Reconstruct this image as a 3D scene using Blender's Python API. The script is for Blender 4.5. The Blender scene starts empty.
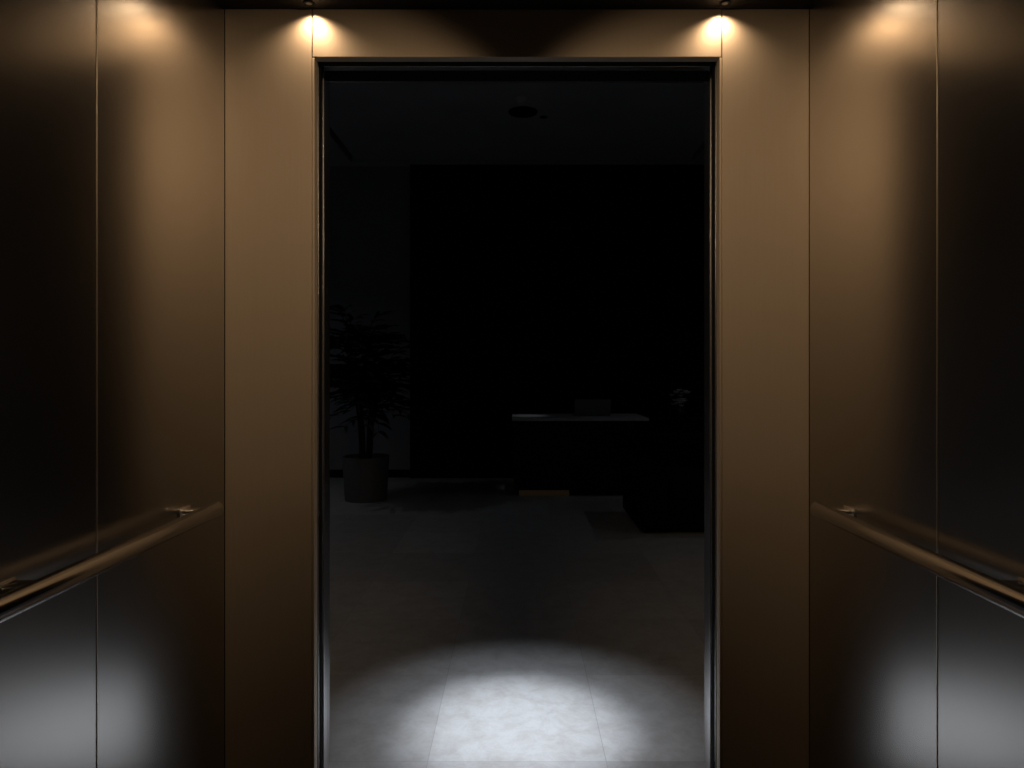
import bpy, bmesh, math, random
from mathutils import Vector, Matrix
random.seed(4)
sc = bpy.context.scene
COL = sc.collection
sc.view_settings.view_transform = 'Standard'
sc.view_settings.look = 'None'

# ---------------- materials ----------------
def mat(name, color, rough=0.5, metal=0.0, spec=0.5, aniso=0.0, noise=None, bump=0.0, emis=None, estr=0.0, stretch=(1,1,1), var=0.2):
    m = bpy.data.materials.new(name); m.use_nodes = True
    nt = m.node_tree; b = nt.nodes['Principled BSDF']
    b.inputs['Base Color'].default_value = (*color, 1)
    b.inputs['Roughness'].default_value = rough
    b.inputs['Metallic'].default_value = metal
    b.inputs['Specular IOR Level'].default_value = spec
    b.inputs['Anisotropic'].default_value = aniso
    if emis:
        b.inputs['Emission Color'].default_value = (*emis, 1)
        b.inputs['Emission Strength'].default_value = estr
    if noise:
        tc = nt.nodes.new('ShaderNodeTexCoord'); mp = nt.nodes.new('ShaderNodeMapping')
        mp.inputs['Scale'].default_value = stretch
        n = nt.nodes.new('ShaderNodeTexNoise'); n.inputs['Scale'].default_value = noise; n.inputs['Detail'].default_value = 6
        nt.links.new(tc.outputs['Object'], mp.inputs['Vector']); nt.links.new(mp.outputs[0], n.inputs['Vector'])
        cr = nt.nodes.new('ShaderNodeMix'); cr.data_type = 'RGBA'
        cr.inputs[6].default_value = (*[c*(1-var) for c in color], 1)
        cr.inputs[7].default_value = (*[min(1, c*(1+var)) for c in color], 1)
        nt.links.new(n.outputs['Fac'], cr.inputs[0]); nt.links.new(cr.outputs[2], b.inputs['Base Color'])
        if bump:
            bp = nt.nodes.new('ShaderNodeBump'); bp.inputs['Strength'].default_value = bump; bp.inputs['Distance'].default_value = 0.002
            nt.links.new(n.outputs['Fac'], bp.inputs['Height']); nt.links.new(bp.outputs[0], b.inputs['Normal'])
    return m

METAL = mat('satin_bronze_steel', (0.44, 0.425, 0.405), 0.25, 1.0, noise=250, stretch=(1, 1, 0.03), var=0.04)
METAL_F = mat('satin_bronze_front', (0.52, 0.44, 0.35), 0.55, 0.62, noise=250, stretch=(1, 1, 0.03), var=0.04)
JAMB = mat('door_steel', (0.72, 0.72, 0.73), 0.27, 1.0, noise=200, stretch=(1, 1, 0.03), var=0.04)
TRIM = mat('polished_trim', (0.85, 0.76, 0.64), 0.4, 1.0)
RAIL = mat('polished_rail', (0.94, 0.94, 0.94), 0.15, 1.0)
DARK = mat('black_gap', (0.006, 0.006, 0.006), 0.7, spec=0.1)
CEILCAR = mat('car_ceiling_black', (0.01, 0.01, 0.01), 0.5, spec=0.2)
CARFLOOR = mat('car_floor_stone', (0.03, 0.028, 0.026), 0.5, noise=8)
LAMP = mat('downlight_lens', (0.05, 0.05, 0.05), 0.5, emis=(1, 0.72, 0.45), estr=0.02)
LAMPC = mat('downlight_lens_cool', (0.05, 0.05, 0.05), 0.5, emis=(0.85, 0.92, 1.0), estr=0.01)
WALL = mat('plaster_grey', (0.25, 0.26, 0.28), 0.8, spec=0.2, noise=3)
CEIL = mat('ceiling_plaster', (0.40, 0.41, 0.43), 0.85, spec=0.2, noise=2)
FEAT = mat('black_feature_panel', (0.006, 0.006, 0.007), 0.6, spec=0.1, noise=5)
DESK = mat('black_desk_laminate', (0.006, 0.006, 0.007), 0.4, spec=0.2)
DTOP = mat('pale_stone_top', (0.6, 0.6, 0.61), 0.5, noise=12)
FAB = mat('charcoal_upholstery', (0.006, 0.006, 0.007), 0.9, spec=0.1, noise=80, bump=0.3)
POT = mat('grey_planter', (0.13, 0.135, 0.14), 0.6, noise=20, bump=0.2)
SOIL = mat('soil', (0.02, 0.015, 0.01), 0.95, noise=40, bump=0.5)
LEAF = mat('palm_leaf', (0.010, 0.016, 0.010), 0.6, spec=0.2, noise=10)
BARK = mat('bark', (0.02, 0.016, 0.012), 0.9, noise=40, bump=0.5)
PETAL = mat('white_petals', (0.6, 0.6, 0.61), 0.6, noise=30)
VASE = mat('dark_ceramic', (0.03, 0.03, 0.032), 0.3)
LAPT = mat('laptop_aluminium', (0.22, 0.225, 0.23), 0.5, 0.3)
WARM = mat('warm_led', (0.1, 0.07, 0.04), 0.5, emis=(1, 0.62, 0.35), estr=0.006)
WHITE = mat('white_plastic', (0.5, 0.5, 0.5), 0.5)

def tile_mat():
    m = bpy.data.materials.new('stone_tiles'); m.use_nodes = True
    nt = m.node_tree; b = nt.nodes['Principled BSDF']; L = nt.links.new
    tc = nt.nodes.new('ShaderNodeTexCoord'); mp = nt.nodes.new('ShaderNodeMapping')
    mp.inputs['Location'].default_value = (0.285+0.57*20, -2.80+0.62*20, 0)
    br = nt.nodes.new('ShaderNodeTexBrick'); br.offset = 0; br.squash = 1
    br.inputs['Scale'].default_value = 1; br.inputs['Brick Width'].default_value = 0.57; br.inputs['Row Height'].default_value = 0.62
    br.inputs['Mortar Size'].default_value = 0.0014; br.inputs['Mortar Smooth'].default_value = 0.5
    br.inputs['Color1'].default_value = (0.39, 0.385, 0.375, 1); br.inputs['Color2'].default_value = (0.50, 0.495, 0.485, 1)
    br.inputs['Mortar'].default_value = (0.31, 0.31, 0.31, 1)
    L(tc.outputs['Object'], mp.inputs['Vector']); L(mp.outputs[0], br.inputs['Vector'])
    n = nt.nodes.new('ShaderNodeTexNoise'); n.inputs['Scale'].default_value = 9; n.inputs['Detail'].default_value = 14
    n.inputs['Roughness'].default_value = 0.8; n.inputs['Distortion'].default_value = 0.3
    L(tc.outputs['Object'], n.inputs['Vector'])
    r = nt.nodes.new('ShaderNodeValToRGB'); r.color_ramp.elements[0].position = 0.32; r.color_ramp.elements[0].color = (0.74, 0.71, 0.68, 1)
    r.color_ramp.elements[1].position = 0.58; r.color_ramp.elements[1].color = (1, 1, 1, 1)
    L(n.outputs['Fac'], r.inputs[0])
    mx = nt.nodes.new('ShaderNodeMix'); mx.data_type = 'RGBA'; mx.blend_type = 'MULTIPLY'; mx.inputs[0].default_value = 1
    L(br.outputs['Color'], mx.inputs[6]); L(r.outputs[0], mx.inputs[7]); L(mx.outputs[2], b.inputs['Base Color'])
    b.inputs['Roughness'].default_value = 0.38
    bp = nt.nodes.new('ShaderNodeBump'); bp.inputs['Strength'].default_value = 0.4; bp.inputs['Distance'].default_value = 0.002
    L(n.outputs['Fac'], bp.inputs['Height']); L(bp.outputs[0], b.inputs['Normal'])
    return m
TILE = tile_mat()

# ---------------- mesh builder ----------------
class B:
    def __init__(s, name):
        s.name = name; s.bm = bmesh.new(); s.mats = []
    def mi(s, m):
        if m not in s.mats: s.mats.append(m)
        return s.mats.index(m)
    def box(s, lo, hi, m, bev=0.0):
        t = bmesh.new(); bmesh.ops.create_cube(t, size=1)
        for v in t.verts:
            v.co = Vector([(lo[i]+hi[i])/2 + v.co[i]*(hi[i]-lo[i]) for i in range(3)])
        if bev: bmesh.ops.bevel(t, geom=t.edges[:], offset=bev, segments=3, affect='EDGES', profile=0.5)
        s.merge(t, m); return s
    def cyl(s, c, r1, r2, h, m, seg=48, axis='Z', bev=0.0, smooth=True):
        t = bmesh.new(); bmesh.ops.create_cone(t, cap_ends=True, segments=seg, radius1=r1, radius2=r2, depth=h)
        if bev:
            es = [e for e in t.edges if abs(e.verts[0].co.z-e.verts[1].co.z) < 1e-6]
            bmesh.ops.bevel(t, geom=es, offset=bev, segments=3, affect='EDGES', profile=0.5)
        R = Matrix.Identity(4)
        if axis == 'Y': R = Matrix.Rotation(math.radians(90), 4, 'X')
        if axis == 'X': R = Matrix.Rotation(math.radians(90), 4, 'Y')
        bmesh.ops.transform(t, matrix=Matrix.Translation(c) @ R, verts=t.verts)
        s.merge(t, m, smooth); return s
    def tube(s, pts, rad, m, seg=16):
        t = bmesh.new(); rings = []
        P = [Vector(p) for p in pts]
        for i, p in enumerate(P):
            d = (P[min(i+1, len(P)-1)] - P[max(i-1, 0)]).normalized()
            a = d.cross(Vector((0, 0, 1)));
            if a.length < 1e-3: a = d.cross(Vector((1, 0, 0)))
            a.normalize(); b2 = d.cross(a)
            r = rad[i] if isinstance(rad, (list, tuple)) else rad
            rings.append([t.verts.new(p + (a*math.cos(k*2*math.pi/seg)+b2*math.sin(k*2*math.pi/seg))*r) for k in range(seg)])
        for i in range(len(rings)-1):
            for k in range(seg):
                t.faces.new((rings[i][k], rings[i][(k+1) % seg], rings[i+1][(k+1) % seg], rings[i+1][k]))
        t.faces.new(rings[0]); t.faces.new(rings[-1])
        bmesh.ops.recalc_face_normals(t, faces=t.faces)
        s.merge(t, m, True); return s
    def lathe(s, prof, c, m, seg=40):
        t = bmesh.new(); rings = []
        for r, z in prof:
            rings.append([t.verts.new((c[0]+r*math.cos(k*2*math.pi/seg), c[1]+r*math.sin(k*2*math.pi/seg), c[2]+z)) for k in range(seg)])
        for i in range(len(rings)-1):
            for k in range(seg):
                t.faces.new((rings[i][k], rings[i][(k+1) % seg], rings[i+1][(k+1) % seg], rings[i+1][k]))
        if (Vector(prof[0])-Vector(prof[-1])).length > 1e-6:
            t.faces.new(rings[0]); t.faces.new(rings[-1])
        bmesh.ops.recalc_face_normals(t, faces=t.faces)
        s.merge(t, m, True); return s
    def merge(s, t, m, smooth=False):
        i = s.mi(m)
        for f in t.faces: f.material_index = i; f.smooth = smooth
        me = bpy.data.meshes.new('t'); t.to_mesh(me); t.free(); s.bm.from_mesh(me); bpy.data.meshes.remove(me)
    def done(s, parent=None):
        me = bpy.data.meshes.new(s.name); s.bm.to_mesh(me); s.bm.free()
        for m in s.mats: me.materials.append(m)
        o = bpy.data.objects.new(s.name, me); COL.objects.link(o)
        if any(p.use_smooth for p in me.polygons):
            try: me.set_sharp_from_angle(angle=math.radians(40))
            except Exception: pass
        if parent: o.parent = parent
        return o
def empty(name):
    e = bpy.data.objects.new(name, None); COL.objects.link(e); return e

# ================= ELEVATOR CAR =================
W, F, R, H = 0.80, 1.87, -0.40, 2.238    # half width, front y, rear y, ceiling
DO, DH = 0.555, 2.107                     # door half width / height
ys = [R, 0.10, 0.70, 1.30, F]
for side, s in (('left', -1), ('right', 1)):
    w = B('wall_'+side)
    x0, x1 = sorted((s*W, s*(W+0.02)))
    for a, b in zip(ys[:-1], ys[1:]):
        w.box((x0, a+0.0020, 0.0), (x1, b-0.0020, H), METAL, 0.0012)
    bx0, bx1 = sorted((s*(W+0.012), s*(W+0.05)))
    w.box((bx0, R, 0), (bx1, F, H), DARK)
    for y in ys[1:-1]:
        a, b = sorted((s*(W-0.0012), s*(W+0.015)))
        w.box((a, y-0.0014, 0), (b, y+0.0014, H), TRIM, 0.0008)
    w.done()
w = B('wall_rear')
for a, b in ((-W, -0.27), (-0.27, 0.27), (0.27, W)):
    w.box((a+0.0015, R-0.02, 0), (b-0.0015, R, H), METAL, 0.002)
w.box((-W, R-0.06, 0), (W, R-0.012, H), DARK); w.done()
w = B('wall_front')
w.box((-W+0.0004, F, 0), (-DO-0.0075, F+0.03, H), METAL_F, 0.0008)
w.box((DO+0.0075, F, 0), (W-0.0004, F+0.03, H), METAL_F, 0.0008)
w.box((-DO-0.006, F, 0), (-DO, F+0.03, DH-0.002), METAL_F, 0.001)
w.box((DO, F, 0), (DO+0.006, F+0.03, DH-0.002), METAL_F, 0.001)
w.box((-DO-0.005, F, DH), (DO+0.005, F+0.03, H), METAL_F, 0.0015)
w.box((-W, F+0.028, 0), (-DO-0.004, F+0.034, H), DARK); w.box((DO+0.004, F+0.028, 0), (W, F+0.034, H), DARK)
w.done()
B('ceiling').box((-W-0.03, R-0.03, H), (W+0.03, F+0.03, H+0.05), CEILCAR).done()
B('floor').box((-W-0.03, R-0.03, -0.05), (W+0.03, F+0.02, 0), CARFLOOR).done()

# handrails
for s in (-1, 1):
    h = B('handrail')
    x = s*0.744; z = 0.906
    h.tube([(x, R+0.12, z), (x, R+0.125, z), (x, 1.691, z), (x, 1.70, z)], [0.013, 0.0185, 0.0185, 0.013], RAIL, 48)
    for y in (1.64, 1.06, 0.45, -0.15):
        h.box((min(x, s*0.795), y-0.022, z+0.002), (max(x, s*0.795), y+0.022, z+0.012), RAIL, 0.002)
        a, b = sorted((s*0.796, s*W)); h.box((a, y-0.026, z-0.016), (b, y+0.026, z+0.016), RAIL, 0.0015)
    h.done()

# car & landing doors retracted in their pockets, jambs
for s in (-1, 1):
    def sb(b, xa, xb, y0, y1, z0, z1, m, bev=0.001):
        a, c = sorted((s*xa, s*xb)); b.box((a, y0, z0), (c, y1, z1), m, bev)
    d = B('elevator_car_door')
    sb(d, 0.556, 1.10, 1.915, 1.945, 0.006, 2.13, JAMB, 0.003)
    sb(d, 0.5535, 0.556, 1.922, 1.938, 0.006, 2.13, DARK, 0)
    d.done()
    d = B('elevator_landing_door')
    sb(d, 0.558, 1.12, 1.975, 2.005, 0.006, 2.14, JAMB, 0.003)
    d.done()
    t = B('trim_door_jamb')
    sb(t, 0.572, 0.585, 2.012, 2.035, 0, 2.17, JAMB, 0.001)
    sb(t, 0.578, 0.62, 2.03, 2.10, 0, 2.17, JAMB, 0.002)
    sb(t, 0.597, 0.70, 2.10, 2.18, 0, 2.19, JAMB, 0.002)
    t.done()
t = B('trim_door_header')
t.box((-1.1, 1.912, 2.118), (1.1, 1.95, 2.24), DARK)
t.box((-1.1, 1.975, 2.128), (1.1, 2.005, 2.24), JAMB, 0.002)
t.box((-0.62, 2.012, 2.138), (0.62, 2.10, 2.24), DARK)
t.box((-0.70, 2.10, 2.165), (0.70, 2.18, 2.26), JAMB, 0.002)
t.done()
t = B('door_sill')
t.box((-1.1, F+0.021, -0.05), (1.1, 2.08, 0.0), JAMB)
for y in (1.925, 1.985): t.box((-0.7, y-0.004, 0.0), (0.7, y+0.004, 0.001), DARK)
t.done()

def spot(name, loc, e, color, size, blend, rad, target=None):
    l = bpy.data.lights.new(name, 'SPOT'); l.energy = e; l.color = color; l.spot_size = math.radians(size)
    l.spot_blend = blend; l.shadow_soft_size = rad
    o = bpy.data.objects.new(name, l); COL.objects.link(o); o.location = loc
    if target:
        o.rotation_euler = (Vector(target)-Vector(loc)).to_track_quat('-Z', 'Y').to_euler()
    return o
def downlight(x, y, z, m, r=0.04):
    e = empty('recessed_downlight')
    b = B('bezel')
    b.lathe([(r, -0.003), (r+0.006, -0.003), (r+0.008, 0.0), (r, 0.0), (r, -0.003)], (x, y, z), DARK)
    b.done(e)
    b = B('lens'); b.cyl((x, y, z-0.001), r*0.98, r*0.98, 0.002, m); b.done(e)
    return e
warm = (1.0, 0.69, 0.41)
for sx in (-1, 1):
    x = 0.56*sx
    e = downlight(x, 1.838, H, LAMP, 0.008)
    s = spot('lamp', (x, 1.838, H-0.005), 2.9, warm, 140, 0.8, 0.008); s.parent = e
    # unseen spots added to cross-wash the front returns with warm light
    e = downlight(0.15*sx, 1.00, H, LAMP, 0.035)
    s = spot('lamp', (0.15*sx, 1.00, H-0.01), 40, warm, 70, 1.0, 0.03, (-0.62*sx, F, 1.58)); s.parent = e
    e = downlight(0.50*sx, 0.1, H, LAMP, 0.035)  # unseen rear pair, added to brighten the handrails
    s = spot('lamp', (0.50*sx, 0.1, H-0.01), 12, warm, 90, 1.0, 0.03); s.parent = e

# ================= LOBBY =================
LX, LY0, LY1, LH = 4.2, 2.18, 7.95, 3.62
B('floor_lobby').box((-LX, 2.081, -0.05), (LX, LY1, 0), TILE).done()
B('wall_lobby_back').box((-LX, LY1, 0), (LX, LY1+0.1, LH+0.2), WALL).done()
B('wall_lobby_left').box((-LX-0.1, 2.0, 0), (-LX, LY1+0.1, LH+0.2), WALL).done()
B('wall_lobby_right').box((LX, 2.0, 0), (LX+0.1, LY1+0.1, LH+0.2), WALL).done()
w = B('wall_lobby_front')
w.box((-LX, 2.04, 0), (-0.69, 2.18, LH+0.2), WALL); w.box((0.69, 2.04, 0), (LX, 2.18, LH+0.2), WALL)
w.box((-0.69, 2.04, 2.25), (0.69, 2.18, LH+0.2), WALL); w.done()
c = B('ceiling_lobby')
c.box((-LX, 2.18, LH+0.12), (LX, LY1, LH+0.2), DARK)
c.box((-1.82, 2.18, LH), (1.94, 7.72, LH+0.11), CEIL)
c.box((-LX, 2.18, LH), (-1.89, LY1, LH+0.11), CEIL)
c.box((2.01, 2.18, LH), (LX, LY1, LH+0.11), CEIL)
c.box((-1.89, 7.80, LH), (2.01, LY1, LH+0.11), CEIL)
c.done()
w = B('feature_wall_panel')
for i in range(6):
    x = -1.235+i*0.9
    w.box((x, 7.88, 0.0), (min(x+0.897, LX), LY1, LH), FEAT, 0.002)
w.done()
b = B('baseboard_lobby_back'); b.box((-LX, LY1-0.015, 0), (-1.24, LY1, 0.09), DARK, 0.003); b.done()

# ceiling devices
s = B('smoke_detector'); s.lathe([(0.002, -0.055), (0.03, -0.05), (0.042, -0.03), (0.055, -0.012), (0.055, 0)], (0.035, 5.95, LH), WHITE); s.done()
s = B('ceiling_speaker'); s.lathe([(0.11, -0.004), (0.13, -0.008), (0.135, 0), (0.11, 0)], (0.055, 6.27, LH), DARK)
s.cyl((0.055, 6.27, LH-0.003), 0.11, 0.11, 0.006, DARK); s.done()

# pool light outside the doors
cool = (0.82, 0.89, 1.0)
e = downlight(0.0, 2.38, LH, LAMPC, 0.05)
s = spot('lamp', (0.0, 2.38, LH-0.01), 760, cool, 15.5, 1.0, 0.04); s.parent = e
s = spot('lamp_flood', (0.0, 2.38, LH-0.01), 200, cool, 26, 1.0, 0.04); s.parent = e
# fill lamps added out of view at the lobby sides, for ambient bounce
for x, en in ((-3.1, 15), (3.1, 9)):
    for y in (3.6, 6.0):
        e = downlight(x, y, LH, LAMPC, 0.05)
        s = spot('lamp', (x, y, LH-0.01), en, cool, 120, 0.9, 0.05); s.parent = e
e = downlight(0.25, 6.4, LH, DARK, 0.03)  # added narrow spot behind a dark lens, brightens the desk top edge
s = spot('lamp', (0.25, 6.4, LH-0.01), 14, cool, 10, 1.0, 0.03, (0.12, 7.08, 0.79)); s.parent = e

# reception desk
d = B('reception_desk')
d.box((-0.03, 6.76, 0.06), (2.5, 6.80, 0.76), DESK, 0.003)
d.box((-0.03, 6.80, 0.06), (0.01, 7.40, 0.76), DESK, 0.003)
d.box((2.46, 6.80, 0.06), (2.5, 7.40, 0.76), DESK, 0.003)
d.box((0.02, 6.80, 0.0), (0.52, 6.84, 0.065), WARM)
d.box((0.02, 6.84, 0.0), (2.44, 7.36, 0.06), DESK)
d.box((-0.05, 6.72, 0.748), (1.30, 7.44, 0.776), DTOP, 0.003)
d.box((1.302, 6.72, 0.748), (2.52, 7.44, 0.776), DESK, 0.003)  # same top in a dark colour, standing in for light fading to the right
d.done()
# laptop
lp = B('laptop')
lp.box((0.59, 7.02, 0.776), (0.96, 7.27, 0.791), LAPT, 0.004)
t = bmesh.new(); bmesh.ops.create_cube(t, size=1)
for v in t.verts: v.co = Vector((v.co.x*0.37, v.co.y*0.008, v.co.z*0.17+0.085))
bmesh.ops.bevel(t, geom=t.edges[:], offset=0.003, segments=2, affect='EDGES')
bmesh.ops.transform(t, matrix=Matrix.Translation((0.775, 7.02, 0.783)) @ Matrix.Rotation(math.radians(12), 4, 'X'), verts=t.verts)
lp.merge(t, LAPT); lp.done()
# flowers in vase
f = B('flower_vase'); fx, fy, fz = 1.66, 6.95, 0.776
f.lathe([(0.03, 0), (0.045, 0.02), (0.05, 0.06), (0.03, 0.11), (0.022, 0.13), (0.027, 0.14)], (fx, fy, fz), VASE)
for i in range(30):
    a = random.uniform(0, 6.28); r = random.uniform(0.0, 0.09); zz = random.uniform(0.10, 0.27)
    p = (fx+r*math.cos(a), fy+r*math.sin(a), fz+zz)
    f.tube([(fx, fy, fz+0.12), ((fx+p[0])/2, (fy+p[1])/2, fz+0.5*(zz+0.12)+0.01), p], 0.002, LEAF, 6)
    for k in range(6):
        t = bmesh.new(); bmesh.ops.create_uvsphere(t, u_segments=8, v_segments=6, radius=1)
        M = Matrix.Translation(p) @ Matrix.Rotation(k*math.pi/3+a, 4, 'Z') @ Matrix.Rotation(math.radians(-35), 4, 'Y') @ Matrix.Translation((0.018, 0, 0)) @ Matrix.Diagonal((0.019, 0.012, 0.005, 1))
        bmesh.ops.transform(t, matrix=M, verts=t.verts); f.merge(t, PETAL, True)
f.done()
# sofa
s = B('lounge_sofa')
s.box((0.93, 5.17, 0.03), (1.15, 6.02, 0.50), FAB, 0.02)
s.box((2.75, 5.17, 0.03), (2.97, 6.02, 0.50), FAB, 0.02)
s.box((1.15, 5.19, 0.03), (2.75, 6.00, 0.26), FAB, 0.02)
s.box((1.16, 5.18, 0.26), (1.945, 5.84, 0.42), FAB, 0.04)
s.box((1.955, 5.18, 0.26), (2.74, 5.84, 0.42), FAB, 0.04)
s.box((1.15, 5.82, 0.26), (2.75, 6.02, 0.70), FAB, 0.04)
for x in (1.0, 2.88):
    for y in (5.27, 5.94): s.cyl((x, y, 0.016), 0.02, 0.025, 0.032, DARK)
s.done()
# potted plant
p = B('potted_palm'); px, py = -1.46, 6.60
p.lathe([(0.195, 0.0), (0.20, 0.01), (0.222, 0.40), (0.224, 0.42), (0.205, 0.42), (0.20, 0.36)], (px, py, 0), POT)
p.cyl((px, py, 0.365), 0.2, 0.2, 0.01, SOIL)
def leaf(base, az, length, droop, width, up):
    t = bmesh.new(); n = 6; L_, R_ = [], []
    d = Vector((math.cos(az), math.sin(az), 0)); side = Vector((-d.y, d.x, 0))
    for i in range(n+1):
        u = i/n
        c = Vector(base) + d*length*u*math.cos(up)*1.0 + Vector((0, 0, 1))*(length*math.sin(up)*u - droop*u*u)
        w_ = width*math.sin(math.pi*min(1, 0.12+u*0.88))**0.7
        L_.append(t.verts.new(c+side*w_+Vector((0, 0, 0.5*w_)))); R_.append(t.verts.new(c-side*w_-Vector((0, 0, 0.5*w_))))
    for i in range(n): t.faces.new((L_[i], R_[i], R_[i+1], L_[i+1]))
    p.merge(t, LEAF, True)
stems = []
for k in range(6):
    a = k*1.05+0.3; top = Vector((px+0.17*math.cos(a), py+0.17*math.sin(a), random.uniform(1.05, 1.65)))
    p.tube([(px+0.04*math.cos(a), py+0.04*math.sin(a), 0.36), (px+0.06*math.cos(a), py+0.06*math.sin(a), 0.7), top], [0.018, 0.014, 0.009], BARK, 8)
    stems.append(top)
for top in stems+[Vector((px, py, 1.6)), Vector((px+0.05, py, 1.3))]:
    for j in range(20):
        az = random.uniform(0, 6.28); up = random.uniform(0.1, 1.25); ln = random.uniform(0.28, 0.45)
        b0 = top - Vector((0, 0, random.uniform(0, 0.25)))
        d = Vector((math.cos(az), math.sin(az), 0))
        pts = [b0 + d*ln*u*math.cos(up)+Vector((0, 0, ln*math.sin(up)*u-0.18*u*u)) for u in (0, .25, .5, .75, 1)]
        p.tube(pts, [0.004, 0.004, 0.003, 0.002, 0.001], LEAF, 5)
        for u in range(1, 5):
            for sg in (-1, 1):
                leaf(pts[u], az+sg*random.uniform(0.4, 0.9), random.uniform(0.14, 0.22), 0.07, 0.016, up*0.5)
p.done()

# ---------------- world & camera ----------------
wd = bpy.data.worlds.new('world'); sc.world = wd; wd.use_nodes = True
wd.node_tree.nodes['Background'].inputs[0].default_value = (0.5, 0.6, 0.8, 1)
wd.node_tree.nodes['Background'].inputs[1].default_value = 0.002
cd = bpy.data.cameras.new('camera'); cam = bpy.data.objects.new('camera', cd); COL.objects.link(cam)
cd.sensor_width = 36; cd.lens = 24.01; cd.clip_start = 0.02
cam.location = (0, 0, 1.25); cam.rotation_euler = (math.radians(90), 0, 0)
cd.shift_x = -5/1024; cd.shift_y = -14/1024
sc.camera = cam
